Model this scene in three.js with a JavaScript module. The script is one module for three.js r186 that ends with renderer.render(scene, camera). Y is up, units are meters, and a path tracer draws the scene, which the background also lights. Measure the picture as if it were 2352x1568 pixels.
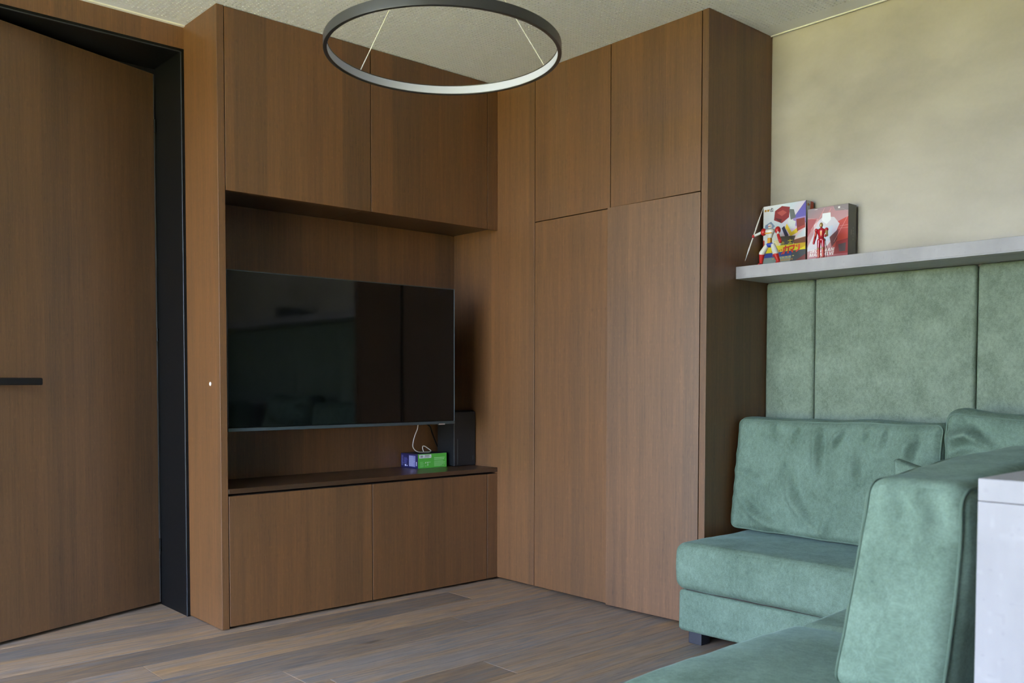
import * as THREE from 'three';
import { mergeGeometries } from 'three/addons/utils/BufferGeometryUtils.js';

// ------------------------------------------------------------------ camera, sky, sun, exposure
const scene = new THREE.Scene();
const camera = new THREE.PerspectiveCamera(2 * Math.atan(784 / 2086.56) * 180 / Math.PI, 1.5, 0.05, 200);
camera.position.set(-3.2267, 1.0664, 3.695);
camera.rotation.set(-0.0374, -0.7339, 0.0015, 'YXZ');
camera.setViewOffset(2352, 1568, 0, -172.67, 2352, 1568);      // shifted lens: the photograph keeps its uprights upright
camera.focus = 4.6; camera.userData.fStop = 5.6;
scene.add(camera);

const renderer = new THREE.WebGLRenderer({ antialias: true });
renderer.toneMapping = THREE.LinearToneMapping;
renderer.toneMappingExposure = 9;
renderer.outputColorSpace = THREE.SRGBColorSpace;
renderer.shadowMap.enabled = true;

scene.background = new THREE.Color().setRGB(1.62, 1.98, 2.6);
scene.environment = null;
const sun = new THREE.DirectionalLight(new THREE.Color().setRGB(1, 0.93, 0.8), 11);
sun.position.set(9, 12, 5); sun.target.position.set(0, 0, 2);
sun.castShadow = true;
Object.assign(sun.shadow.camera, { left: -25, right: 25, top: 25, bottom: -25, near: 0.5, far: 80 });
sun.shadow.mapSize.set(2048, 2048);
scene.add(sun, sun.target);

// ------------------------------------------------------------------ dimensions (metres; x to the sofa wall, z to the viewer)
const H = 2.65;                    // ceiling
const XL = -1.563, XS = -1.530;    // outer and inner face of the tall end panel beside the door
const XK = -0.8007, XT = -0.072;   // seams of the media wall
const YN = 1.8805, YC = 0.608;     // niche top, worktop top
const ZB = -0.375;                 // niche back
const ZM0 = 0.29, ZM = 0.8054, ZW1 = 1.323, ZW = 1.3575, YU = 1.887;   // wardrobe seams
const XD = 0.486;                  // plaster wall
const ZP = -0.34;                  // wall that holds the door
const XWIN = -4.2;                 // window wall

// ------------------------------------------------------------------ noise
function rng(seed) { let s = seed >>> 0; return () => { s = (s + 0x6D2B79F5) >>> 0; let t = s; t = Math.imul(t ^ (t >>> 15), t | 1); t ^= t + Math.imul(t ^ (t >>> 7), t | 61); return ((t ^ (t >>> 14)) >>> 0) / 4294967296; }; }
const hash2 = (x, y, s) => { let h = Math.imul(x, 374761393) + Math.imul(y, 668265263) + Math.imul(s, 1274126177); h = Math.imul(h ^ (h >>> 13), 1274126177); return ((h ^ (h >>> 16)) >>> 0) / 4294967296; };
const fade = (t) => t * t * (3 - 2 * t);
function pnoise(x, y, px, py, s) {               // value noise in -1..1, periodic in px by py cells
  const xi = Math.floor(x), yi = Math.floor(y), u = fade(x - xi), v = fade(y - yi);
  const w = (a, p) => ((a % p) + p) % p;
  const x0 = w(xi, px), x1 = w(xi + 1, px), y0 = w(yi, py), y1 = w(yi + 1, py);
  const a = hash2(x0, y0, s), b = hash2(x1, y0, s), c = hash2(x0, y1, s), d = hash2(x1, y1, s);
  return (a + (b - a) * u + (c - a) * v + (a - b - c + d) * u * v) * 2 - 1;
}
function pfbm(x, y, p, q, s, o = 4) { let t = 0, a = 0.5, n = 0; for (let i = 0; i < o; i++) { t += a * pnoise(x, y, p, q, s + i); n += a; a *= 0.5; x *= 2; y *= 2; p *= 2; q *= 2; } return t / n; }
const hash3 = (x, y, z, s) => hash2(x + Math.imul(z, 7919), y, s);
function noise3(x, y, z, s = 1) {
  const xi = Math.floor(x), yi = Math.floor(y), zi = Math.floor(z), u = fade(x - xi), v = fade(y - yi), w = fade(z - zi);
  const L = (a, b, t) => a + (b - a) * t, g = (i, j, k) => hash3(xi + i, yi + j, zi + k, s);
  return L(L(L(g(0, 0, 0), g(1, 0, 0), u), L(g(0, 1, 0), g(1, 1, 0), u), v), L(L(g(0, 0, 1), g(1, 0, 1), u), L(g(0, 1, 1), g(1, 1, 1), u), v), w) * 2 - 1;
}
const toS = (l) => { l = Math.min(1, Math.max(0, l)); return 255 * (l <= 0.0031308 ? 12.92 * l : 1.055 * Math.pow(l, 1 / 2.4) - 0.055); };

// ------------------------------------------------------------------ textures: fn(u in metres, v in metres) -> linear rgb or a grey level
function colourTexture(w, h, mw, mh, fn) {
  const d = new Uint8Array(w * h * 4);
  for (let j = 0; j < h; j++) for (let i = 0; i < w; i++) { const c = fn(i / w, j / h), o = (j * w + i) * 4; d[o] = toS(c[0]); d[o + 1] = toS(c[1]); d[o + 2] = toS(c[2]); d[o + 3] = 255; }
  const t = new THREE.DataTexture(d, w, h, THREE.RGBAFormat); t.colorSpace = THREE.SRGBColorSpace;
  return finish(t, mw, mh);
}
function greyTexture(w, h, mw, mh, fn) {
  const d = new Uint8Array(w * h * 4);
  for (let j = 0; j < h; j++) for (let i = 0; i < w; i++) { const c = Math.min(255, Math.max(0, 255 * fn(i / w, j / h))), o = (j * w + i) * 4; d[o] = d[o + 1] = d[o + 2] = c; d[o + 3] = 255; }
  return finish(new THREE.DataTexture(d, w, h, THREE.RGBAFormat), mw, mh);
}
function finish(t, mw, mh) { t.wrapS = t.wrapT = THREE.RepeatWrapping; t.magFilter = THREE.LinearFilter; t.minFilter = THREE.LinearMipmapLinearFilter; t.generateMipmaps = true; t.repeat.set(1 / mw, 1 / mh); t.needsUpdate = true; return t; }

// smoked oak veneer, 2.4 m of leaves side by side, grain upright
const bandEdges = [], bandTone = [], bandHue = [];
{ const r = rng(11); let x = 0; while (x < 2.36) { bandEdges.push(x / 2.4); bandTone.push((r() - 0.5) * 0.34); bandHue.push((r() - 0.5) * 0.1); x += 0.055 + r() * 0.13; } }
function veneer(u, v) {
  let b = 0; while (b + 1 < bandEdges.length && bandEdges[b + 1] <= u) b++;
  const grain = pfbm(u * 620, v * 14, 620, 14, 3, 2), streak = pfbm(u * 90, v * 3, 90, 3, 21, 3), cloud = pfbm(u * 7, v * 5, 7, 5, 31, 3);
  const fl = pnoise(u * 900, v * 170, 900, 170, 41), fleck = Math.max(0, fl - 0.45) * 1.2, pore = Math.max(0, pnoise(u * 900, v * 90, 900, 90, 57) - 0.5);
  const k = 1 + bandTone[b] * 1.0 + grain * 0.2 + streak * 0.17 + cloud * 0.12 + fleck * 0.4 - pore * 0.5, h = bandHue[b] + 0.05 * cloud;
  return { k, h, grain, fleck, pore };
}
const WOOD = [0.146, 0.062, 0.0185];
const woodMap = colourTexture(2048, 1024, 2.4, 2.4, (u, v) => { const w = veneer(u, v); return [WOOD[0] * w.k * (1 + w.h * 0.6), WOOD[1] * w.k, WOOD[2] * w.k * (1 - w.h)]; });
const woodBump = greyTexture(2048, 1024, 2.4, 2.4, (u, v) => 0.5 + 0.4 * pfbm(u * 620, v * 14, 620, 14, 3, 2) - 0.4 * Math.max(0, pnoise(u * 900, v * 90, 900, 90, 57) - 0.5));

// smoked oak floor boards, 2.2 m by 0.2 m each
function boardMap(seed, tone, warm, cathedral) {
  return colourTexture(1024, 128, 2.2, 0.2, (u, v) => {
    const warp = pfbm(u * 5, v * 2, 5, 2, seed, 3), y = v + 0.16 * warp + (cathedral ? 0.22 * Math.cos(u * 6.28 * 2 + seed) * (1 - Math.abs(2 * v - 1)) : 0);
    const rings = Math.sin((y * (cathedral ? 5 : 3) + 1.6 * pfbm(u * 5, v * 4, 5, 4, seed + 5, 3)) * 6.28);
    const grain = pfbm(u * 24, v * 34, 24, 34, seed + 9, 4), tint = pfbm(u * 7, v * 10, 7, 10, seed + 13, 3), pore = Math.max(0, pnoise(u * 160, v * 64, 160, 64, seed + 17) - 0.45);
    const kx = (u * 2.2 - 0.7 - (seed % 7) * 0.1) / 0.05, ky = (v * 0.2 - 0.07 - (seed % 3) * 0.03) / 0.014, knot = cathedral ? Math.exp(-kx * kx - ky * ky) : 0;
    const k = tone * (1 + 0.09 * rings + 0.27 * grain - 0.35 * pore - 0.4 * knot), h = warm + 0.5 * tint + 0.1 * rings;
    return [0.25 * k * (1 + 0.6 * h), 0.186 * k * (1 + 0.12 * h), 0.143 * k * (1 - 0.62 * h)];
  });
}
const boardMaps = [[101, 1.0, 0.0, false], [202, 0.84, -0.06, true], [303, 1.16, 0.1, false], [404, 0.92, 0.05, true], [505, 1.06, -0.08, false], [606, 0.74, -0.02, false], [707, 1.1, 0.12, true], [808, 0.9, -0.1, false]].map((a) => boardMap(...a));
const boardBump = greyTexture(1024, 128, 2.2, 0.2, (u, v) => 0.5 + 0.35 * pfbm(u * 30, v * 60, 30, 60, 9, 3) - 0.4 * Math.max(0, pnoise(u * 160, v * 64, 160, 64, 17) - 0.45));

const velvetMap = (base, seed) => colourTexture(1024, 1024, 0.9, 0.9, (u, v) => {
  const blot = pfbm(u * 13, v * 13, 13, 13, seed, 4), str = pfbm(u * 110, v * 75, 110, 75, seed + 3, 2), fine = pnoise(u * 360, v * 360, 360, 360, seed + 5);
  const k = 1 + 0.24 * blot + 0.15 * str + 0.13 * fine;
  return [base[0] * k, base[1] * k * (1 - 0.02 * blot), base[2] * k];
});
const velvetBump = greyTexture(1024, 1024, 0.9, 0.9, (u, v) => 0.5 + 0.3 * pfbm(u * 130, v * 60, 130, 60, 8, 2) + 0.2 * pnoise(u * 360, v * 360, 360, 360, 6));
const plasterMap = colourTexture(1024, 1024, 2.6, 2.6, (u, v) => {
  const c = pfbm(u * 4 + 0.8 * pfbm(u * 5, v * 5, 5, 5, 71, 2), v * 5, 4, 5, 72, 5), sw = pfbm(u * 9 + 1.6 * pfbm(u * 3, v * 3, 3, 3, 76, 3), v * 22, 9, 22, 77, 4), f = pnoise(u * 300, v * 300, 300, 300, 78);
  const k = 1 + 0.2 * c + 0.16 * sw + 0.015 * f;
  return [0.50 * k, 0.462 * k, 0.41 * k * (1 + 0.05 * c)];
});
const concreteMap = colourTexture(1024, 1024, 1.2, 1.2, (u, v) => {
  const c = pfbm(u * 8, v * 8, 8, 8, 81, 5), s = Math.max(0, pnoise(u * 110, v * 110, 110, 110, 82) - 0.72), l = Math.max(0, pnoise(u * 70, v * 70, 70, 70, 84) - 0.7), dr = pfbm(u * 50, v * 9, 50, 9, 83, 3);
  const k = 1 + 0.16 * c + 0.05 * dr - 0.35 * s + 0.3 * l;
  return [0.365 * k, 0.352 * k, 0.372 * k];
});

// ------------------------------------------------------------------ materials
const std = (o) => new THREE.MeshStandardMaterial(o), phy = (o) => new THREE.MeshPhysicalMaterial(o);
const lin = (r, g, b) => new THREE.Color().setRGB(r, g, b);
const M = {
  wood: phy({ map: woodMap, bumpMap: woodBump, bumpScale: 0.00015, roughness: 0.48, ior: 1.8 }),
  woodDoorShade: phy({ map: woodMap, color: lin(0.84, 0.95, 1.2), bumpMap: woodBump, bumpScale: 0.00015, roughness: 0.48, ior: 1.8 }),  // same oak, greyed: shade on the leaf facing off the window, put into colour
  woodPaintedSheen: phy({ map: woodMap, color: lin(1.04, 1.1, 1.35), bumpMap: woodBump, bumpScale: 0.00015, roughness: 0.48, ior: 1.8 }),  // same oak, lightened and blued: window sheen on the ajar door, put into colour
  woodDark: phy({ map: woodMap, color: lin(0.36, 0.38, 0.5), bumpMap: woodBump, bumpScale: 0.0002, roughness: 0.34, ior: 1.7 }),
  carcass: std({ color: lin(0.03, 0.022, 0.016), roughness: 0.8 }),
  black: phy({ color: lin(0.009, 0.0095, 0.0105), roughness: 0.5, specularIntensity: 0.6 }),
  blackMetal: phy({ color: lin(0.006, 0.0063, 0.0068), roughness: 0.4, specularIntensity: 0.3 }),
  grayMetal: phy({ color: lin(0.09, 0.12, 0.14), roughness: 0.38, metalness: 0.6 }),
  steel: phy({ color: lin(0.6, 0.62, 0.64), roughness: 0.3, metalness: 0.9 }),
  screen: phy({ color: lin(0.002, 0.0024, 0.0026), roughness: 0.05, ior: 1.5, specularIntensity: 0.85 }),
  plaster: std({ map: plasterMap, roughness: 0.75 }),
  concrete: phy({ map: concreteMap, roughness: 0.5, specularIntensity: 0.7 }),
  groove: std({ color: lin(0.05, 0.05, 0.05), roughness: 0.8 }),
  ceiling: std({ color: lin(0.75, 0.765, 0.82), roughness: 0.95 }),
  fleece: std({ color: lin(0.3, 0.3, 0.28), roughness: 1 }),
  whiteTrim: std({ color: lin(0.86, 0.85, 0.8), roughness: 0.6 }),
  opal: phy({ color: lin(0.58, 0.61, 0.78), roughness: 0.5 }),
  cable: std({ color: lin(0.75, 0.75, 0.7), roughness: 0.5 }),
  whitePlastic: std({ color: lin(0.78, 0.78, 0.76), roughness: 0.45 }),
  wall: std({ color: lin(0.2, 0.185, 0.165), roughness: 0.9 }),
  hall: std({ color: lin(0.35, 0.33, 0.3), roughness: 0.9 }),
  lawn: std({ color: lin(0.3, 0.275, 0.07), roughness: 1 }),
  paving: std({ color: lin(0.4, 0.39, 0.36), roughness: 0.9 }),
  glass: phy({ color: lin(1, 1, 1), roughness: 0, transmission: 1, thickness: 0, ior: 1.5 }),
};
const velvet = (base, seed) => phy({ map: velvetMap(base, seed), bumpMap: velvetBump, bumpScale: 0.0006, roughness: 0.95, specularIntensity: 0.15, sheen: 0.35, sheenColor: lin(0.35, 0.48, 0.44), sheenRoughness: 0.45 });
M.velvet = velvet([0.142, 0.205, 0.16], 300);
M.seatVelvet = M.velvet.clone(); M.seatVelvet.sheen = 1; M.seatVelvet.sheenColor = lin(0.4, 0.58, 0.58);
M.panelVelvet = velvet([0.2, 0.25, 0.19], 340);
const boardMats = boardMaps.map((map) => phy({ map, bumpMap: boardBump, bumpScale: 0.0004, roughness: 0.46, specularIntensity: 0.85 }));

// ------------------------------------------------------------------ helpers
const taken = new Map();
function numbered(n) { const k = (taken.get(n) ?? -1) + 1; taken.set(n, k); return k ? n + '_' + String(k).padStart(3, '0') : n; }
function tag(o, label, category, group, kind) { if (label) o.userData.label = label; if (category) o.userData.category = category; if (group) o.userData.group = group; if (kind) o.userData.kind = kind; return o; }
function thing(name, label, category, pos = [0, 0, 0], turn = 0, group) { const o = new THREE.Group(); o.name = numbered(name); o.position.set(...pos); o.rotation.y = turn; scene.add(o); return tag(o, label, category, group); }
function structure(name) { const o = new THREE.Group(); o.name = name; o.userData.kind = 'structure'; scene.add(o); return o; }
function part(name, geo, mat, parent, label) { const m = new THREE.Mesh(Array.isArray(geo) ? (geo.length > 1 ? mergeGeometries(geo) : geo[0]) : geo, mat); m.name = name; m.castShadow = m.receiveShadow = true; parent.add(m); if (label) m.userData.label = label; return m; }
const whole = (name, label, category, geo, mat, group) => tag(part(numbered(name), geo, mat, scene), label, category, group);

// a box with rounded edges, uv in metres; cell subdivides it and deform(p) bends it
function rbox(w, h, d, r = 0.0015, { k = 1, cell = Infinity, deform, uv = [0, 0], grain = 'y', at = [0, 0, 0] } = {}) {
  const half = [w / 2, h / 2, d / 2]; r = Math.min(r, ...half.map((v) => v * 0.999));
  const ticks = half.map((v) => { const e = []; for (let i = k; i >= 0; i--) e.push(-(v - r) - r * Math.tan(Math.PI / 4 * i / k)); const n = Math.max(1, Math.round(2 * (v - r) / cell)), mid = []; for (let i = 1; i < n; i++) mid.push(-(v - r) + 2 * (v - r) * i / n); return [...e, ...mid, ...e.map((x) => -x).reverse()]; });
  const P = [], N = [], T = [], I = [], p = new THREE.Vector3(), q = new THREE.Vector3();
  for (const [a, b, c] of [[0, 1, 2], [1, 2, 0], [2, 0, 1]]) for (const s of [-1, 1]) {      // a x b = c
    const start = P.length / 3, A = ticks[a], B = ticks[b];
    for (const y of B) for (const x of A) {
      const v = [0, 0, 0]; v[a] = x; v[b] = y; v[c] = s * half[c];
      p.fromArray(v); q.set(...v.map((t, i) => Math.max(-half[i] + r, Math.min(half[i] - r, t))));
      const n = p.clone().sub(q).normalize(); p.copy(q).addScaledVector(n, r);
      const m = [p.x, p.y, p.z];
      let tu, tv; if (c === 2) [tu, tv] = [m[0], m[1]]; else if (c === 0) [tu, tv] = [m[2] * -s, m[1]]; else [tu, tv] = [m[0], m[2]];
      if (grain === 'x') [tu, tv] = [tv, tu]; if (grain === 'z' && c !== 2) [tu, tv] = c === 1 ? [tu, tv] : [tv, tu];
      if (deform) deform(p, n);
      P.push(p.x + at[0], p.y + at[1], p.z + at[2]); N.push(n.x, n.y, n.z); T.push(tu + uv[0], tv + uv[1]);
    }
    for (let j = 0; j + 1 < B.length; j++) for (let i = 0; i + 1 < A.length; i++) { const o = start + j * A.length + i, u = o + A.length; if (s > 0) I.push(o, o + 1, u, o + 1, u + 1, u); else I.push(o, u, o + 1, o + 1, u, u + 1); }
  }
  const g = new THREE.BufferGeometry();
  g.setAttribute('position', new THREE.Float32BufferAttribute(P, 3)); g.setAttribute('normal', new THREE.Float32BufferAttribute(N, 3)); g.setAttribute('uv', new THREE.Float32BufferAttribute(T, 2)); g.setIndex(I);
  if (deform) smooth(g);
  return g;
}
function smooth(g) {              // normals shared by vertices at the same place
  const P = g.attributes.position, I = g.index, acc = new Map(), key = (i) => Math.round(P.getX(i) * 2e5) + ',' + Math.round(P.getY(i) * 2e5) + ',' + Math.round(P.getZ(i) * 2e5);
  const keys = []; for (let i = 0; i < P.count; i++) { keys.push(key(i)); if (!acc.has(keys[i])) acc.set(keys[i], new THREE.Vector3()); }
  const a = new THREE.Vector3(), b = new THREE.Vector3(), c = new THREE.Vector3();
  for (let t = 0; t < I.count; t += 3) { const i = I.getX(t), j = I.getX(t + 1), k = I.getX(t + 2); a.fromBufferAttribute(P, i); b.fromBufferAttribute(P, j); c.fromBufferAttribute(P, k); b.sub(a); c.sub(a); b.cross(c); for (const v of [i, j, k]) acc.get(keys[v]).add(b); }
  for (let i = 0; i < P.count; i++) { const n = acc.get(keys[i]).clone().normalize(); g.attributes.normal.setXYZ(i, n.x, n.y, n.z); }
}
// a box given by its two corners
function span(x0, x1, y0, y1, z0, z1, r = 0.0015, o = {}) { return rbox(x1 - x0, y1 - y0, z1 - z0, r, { ...o, at: [(x0 + x1) / 2, (y0 + y1) / 2, (z0 + z1) / 2] }); }
function tube(points, r, closed = false, seg = 0, radial = 8) { const c = new THREE.CatmullRomCurve3(points.map((p) => (p.isVector3 ? p : new THREE.Vector3(...p))), closed, 'centripetal'); return new THREE.TubeGeometry(c, seg || points.length * 6, r, radial, closed); }
function rod(a, b, r0, r1 = r0, n = 12) { const A = new THREE.Vector3(...a), B = new THREE.Vector3(...b), l = A.distanceTo(B), g = new THREE.CylinderGeometry(r1, r0, l, n, 1); g.applyQuaternion(new THREE.Quaternion().setFromUnitVectors(new THREE.Vector3(0, 1, 0), B.clone().sub(A).normalize())); g.translate(...A.clone().add(B).multiplyScalar(0.5).toArray()); return g; }
const rU = rng(77), uvs = () => [rU() * 2.4, rU() * 2.4];

// ------------------------------------------------------------------ the setting: floor, ceiling, walls, window, garden
{
  const floor = structure('floor');
  part('subfloor', span(XWIN - 0.3, 0.9, -0.25, -0.016, -2.2, 6.8), M.hall, floor);
  const r = rng(5), joints = { 0: [-0.39], 2: [-0.68], 4: [-1.55], 5: [-1.0] }, first = { 0: [6, 5], 1: [3, 0], 2: [2, 1], 3: [0, 4], 4: [1, 7], 5: [6, 5], 6: [3, 2], '-1': [4, 2] };
  for (let k = -4; k < 31; k++) {
    const z0 = 0.06 + 0.2 * k, xs = [];
    let x = joints[k] ? joints[k][0] : -1.2 + r() * 2.2; if (!joints[k] && k > 0 && k < 7) x = 0.2 + r() * 0.5;
    while (x < XD) x += 2.2; while (x > XWIN) { xs.push(x); x -= 2.2; } xs.push(x);
    for (let i = 0; i + 1 < xs.length; i++) {
      const a = Math.max(XWIN, xs[i + 1]), b = Math.min(XD + 0.2, xs[i]);
      if (b - a < 0.02) continue;
      const pick = first[k]?.[xs.length - 2 - i] ?? Math.floor(r() * 8), lift = (r() - 0.5) * 0.0008;
      const g = span(a + 0.0008, b - 0.0008, -0.016, lift, z0 + 0.0006, z0 + 0.1994, 0.0016, { uv: [r() * 2.2, 0.1] });
      part('floor_board', g, boardMats[pick], floor);
    }
  }
}
{
  const ceiling = structure('ceiling');
  part('soffit', span(XWIN - 0.4, 1.0, H + 0.013, H + 0.4, -2.2, 6.9), M.fleece, ceiling);
  const x1 = 0.38, z0 = -0.291, n = 20, pitch = 0.018, nx = 11, nz = 12, x0 = x1 - nx * n * pitch, z1 = z0 + nz * n * pitch;
  for (const [name, a, b, c, d] of [['border', x1, 0.472, ZP, 6.5], ['border', XWIN, x1, ZP, z0], ['border', XWIN, x0, z0, 6.5], ['border', x0, x1, z1, 6.5]]) part(name, span(a, b, H, H + 0.013, c, d, 0.0005), M.ceiling, ceiling);
  // one perforated tile, 20 by 20 round holes of 8 mm every 18 mm
  const P = [], I = [], R = 0.004, S = pitch / 2, K = 12, D = 0.012;
  for (let a = 0; a < n; a++) for (let b = 0; b < n; b++) {
    const cx = (a + 0.5) * pitch, cz = (b + 0.5) * pitch, o = P.length / 3;
    for (let i = 0; i < K; i++) {
      const t = 2 * Math.PI * i / K, c = Math.cos(t), s = Math.sin(t), m = S / Math.max(Math.abs(c), Math.abs(s));
      P.push(cx + c * m, 0, cz + s * m, cx + c * R, 0, cz + s * R, cx + c * R, D, cz + s * R);
    }
    for (let i = 0; i < K; i++) { const u = o + 3 * i, v = o + 3 * ((i + 1) % K); I.push(u, v, v + 1, u, v + 1, u + 1, u + 1, v + 1, v + 2, u + 1, v + 2, u + 2); }
    // the corners of the square
    for (const [sx, sz, i] of [[1, 1, 1], [-1, 1, 4], [-1, -1, 7], [1, -1, 10]]) { const q = P.length / 3; P.push(cx + sx * S, 0, cz + sz * S); const u = o + 3 * i, v = o + 3 * ((i + 1) % K); I.push(u, q, v); }
  }
  const g = new THREE.BufferGeometry(); g.setAttribute('position', new THREE.Float32BufferAttribute(P, 3)); g.setIndex(I);
  const flat = g.toNonIndexed(); flat.computeVertexNormals(); flat.setAttribute('uv', new THREE.Float32BufferAttribute(new Float32Array(flat.attributes.position.count * 2), 2));
  const im = new THREE.InstancedMesh(flat, M.ceiling, nx * nz); im.name = 'perforated_board'; im.userData.kind = 'stuff'; im.castShadow = im.receiveShadow = true;
  const m = new THREE.Matrix4(); let c = 0;
  for (let a = 0; a < nx; a++) for (let b = 0; b < nz; b++) im.setMatrixAt(c++, m.makeTranslation(x0 + a * n * pitch, H, z0 + b * n * pitch));
  ceiling.add(im);
  part('edge_profile', span(0.469, 0.476, H - 0.005, H + 0.02, ZW, 6.5, 0.0008), M.whiteTrim, ceiling, 'thin white edge profile along the plaster wall');
  part('edge_profile', span(XWIN, XL, H - 0.006, H + 0.01, ZP, ZP + 0.018, 0.0008), M.whiteTrim, ceiling);
}
{
  part('wall_right', span(XD, XD + 0.25, -0.02, H + 0.05, -2.1, 6.6, 0.001), M.plaster, scene).userData.kind = 'structure';
  part('wall_front', span(XWIN - 0.35, 0.9, -0.2, H + 0.2, 6.4, 6.7), M.wall, scene).userData.kind = 'structure';
  const hall = structure('wall_hall');          // the dark hall behind the door
  part('hall_back', span(XWIN, 0.5, -0.2, H + 0.2, -2.2, -2.0), M.hall, hall);
  part('hall_side', span(-3.2, -3.0, -0.2, H + 0.2, -2.0, -0.66), M.hall, hall);
  const back = structure('wall_back');
  part('wood_header', span(-2.64, XL, 2.549, H + 0.02, ZP - 0.3, ZP, 0.001, { uv: [0.7, 0.2] }), M.wood, back);
  part('wood_cladding', span(XWIN, -2.64, -0.02, H + 0.02, ZP - 0.3, ZP, 0.001, { uv: [1.7, 0.9] }), M.wood, back);
  part('wall_core', span(XL + 0.005, XD, -0.02, H + 0.02, -0.66, ZB - 0.022), M.hall, back);
  // window wall: opening with two sliding panes
  const wl = structure('wall_left'), Z0 = 0.2, Z1 = 2.78, Y0 = 0.02, Y1 = 2.5;
  part('pier', span(XWIN - 0.35, XWIN, -0.2, H + 0.2, -2.2, Z0), M.wall, wl);
  part('pier', span(XWIN - 0.35, XWIN, -0.2, H + 0.2, Z1, 6.7), M.wall, wl);
  part('lintel', span(XWIN - 0.35, XWIN, Y1, H + 0.2, Z0, Z1), M.wall, wl);
  part('threshold', span(XWIN - 0.35, XWIN, -0.2, Y0, Z0, Z1), M.paving, wl);
  const w = structure('window_1'), x = XWIN - 0.2, zm = (Z0 + Z1) / 2;
  for (const [a, b] of [[Z0, zm], [zm, Z1]]) {
    part('window_frame', [span(x - 0.03, x + 0.03, Y0, Y1, a, a + 0.05), span(x - 0.03, x + 0.03, Y0, Y1, b - 0.05, b), span(x - 0.03, x + 0.03, Y0, Y0 + 0.06, a + 0.05, b - 0.05), span(x - 0.03, x + 0.03, Y1 - 0.06, Y1, a + 0.05, b - 0.05)], M.blackMetal, w);
    const pg = new THREE.PlaneGeometry(b - a - 0.1, Y1 - Y0 - 0.12); pg.rotateY(Math.PI / 2); pg.translate(x, (Y0 + Y1) / 2, (a + b) / 2); part('pane', pg, M.glass, w);
  }
  const gd = structure('garden_ground');
  part('lawn', span(-60, -6.6, -0.5, -0.12, -50, 55), M.lawn, gd);
  part('terrace', span(-6.6, XWIN - 0.35, -0.5, -0.08, -50, 55), M.paving, gd);
}
{ // the door: a black lined frame, the leaf ajar, its hinge side deep in the reveal
  const d = structure('door_1'), x0 = -2.64, t = 0.013, zr = ZP - 0.31;
  part('door_frame', [span(XL - t, XL, 0, 2.549, zr, ZP + 0.002, 0.001), span(x0, x0 + t, 0, 2.549, zr, ZP + 0.002, 0.001), span(x0 + t, XL - t, 2.536, 2.549, zr, ZP + 0.002, 0.001)], M.blackMetal, d);
  part('frame_lip', [span(XL - t - 0.003, XL - t + 0.001, 0, 2.536, ZP - 0.004, ZP + 0.004, 0.0018, { k: 3 }), span(x0 + t, XL - t - 0.003, 2.533, 2.537, ZP - 0.004, ZP + 0.004, 0.0018, { k: 3 })], phy({ color: lin(0.05, 0.058, 0.066), roughness: 0.32, metalness: 0.5 }), d, 'thin satin inner edge of the black frame');
  const leaf = new THREE.Group(); leaf.name = 'door_leaf'; leaf.position.set(-1.583, 0, -0.641); leaf.rotation.y = Math.atan2(0.319, 0.946); d.add(leaf);
  // local x runs towards the free edge along -x, the visible face at z = 0
  part('leaf_panel', span(-0.955, -0.004, 0.014, 2.51, -0.042, 0, 0.0015, { uv: [0.35, 0.1] }), M.woodDoorShade, leaf);
  part('leaf_edge', span(-0.0038, 0.001, 0.014, 2.51, -0.042, -0.0012, 0.0008), phy({ color: lin(0.3, 0.35, 0.4), roughness: 0.4, metalness: 0.7 }), leaf);
  const h = [rbox(0.19, 0.03, 0.014, 0.006, { k: 3, at: [-0.715, 1.0685, 0.055] }), rod([-0.8, 1.0685, 0], [-0.8, 1.0685, 0.056], 0.009), rod([-0.8, 1.0685, 0], [-0.8, 1.0685, 0.006], 0.026, 0.026, 28)];
  part('door_handle', h.map((g) => g.toNonIndexed()), M.black, leaf);
  for (const y of [0.29, 1.29, 2.27]) part('hinge', rod([0.002, y - 0.03, 0.0], [0.002, y + 0.03, 0.0], 0.0055).toNonIndexed(), M.blackMetal, leaf);
}

// ------------------------------------------------------------------ media wall: tall end panel, cabinets, niche, worktop
const dg = 0.0021, dt = 0.019;                                            // half a gap, door thickness
whole('end_panel', 'tall brown oak end panel between the door frame and the media cabinets', 'panel', span(XL, XS - 0.0015, 0.004, H - 0.0006, ZP - 0.02, 0, 0.0012, { uv: [0.55, 0.4] }), M.wood);
{ const c = new THREE.SphereGeometry(0.008, 18, 10, 0, Math.PI * 2, 0, Math.PI / 2); c.rotateZ(Math.PI / 2); c.scale(0.6, 1.1, 0.9); c.translate(XL - 0.0002, 1.059, -0.096); whole('screw_cap', 'small white round cap on the side of the tall oak panel', 'cap', c, M.whitePlastic); }
function cabinet(name, label, x0, x1, y0, y1, drop, filler) {
  const t = thing(name, label, 'cabinet');
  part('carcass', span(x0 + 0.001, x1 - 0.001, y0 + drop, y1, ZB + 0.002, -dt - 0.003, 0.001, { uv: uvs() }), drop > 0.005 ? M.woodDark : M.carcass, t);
  part('door', span(x0 + dg, (filler ?? x1) - dg, y0, y1 - (drop > 0.005 ? 0.002 : 0.001), -dt, 0, 0.0012, { uv: uvs() }), M.wood, t);
  if (filler !== undefined) part('filler_strip', span(filler + dg, x1 - 0.001, y0, y1 - 0.001, -dt, 0, 0.0012, { uv: uvs() }), M.wood, t);
  return t;
}
cabinet('wall_cabinet', 'wide brown oak wall cabinet above the left part of the television', XS, XK, YN, H - 0.0008, 0.014);
cabinet('wall_cabinet', 'brown oak wall cabinet above the television, next to the room corner', XK, 0, YN, H - 0.0008, 0.014, XT);
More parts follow.
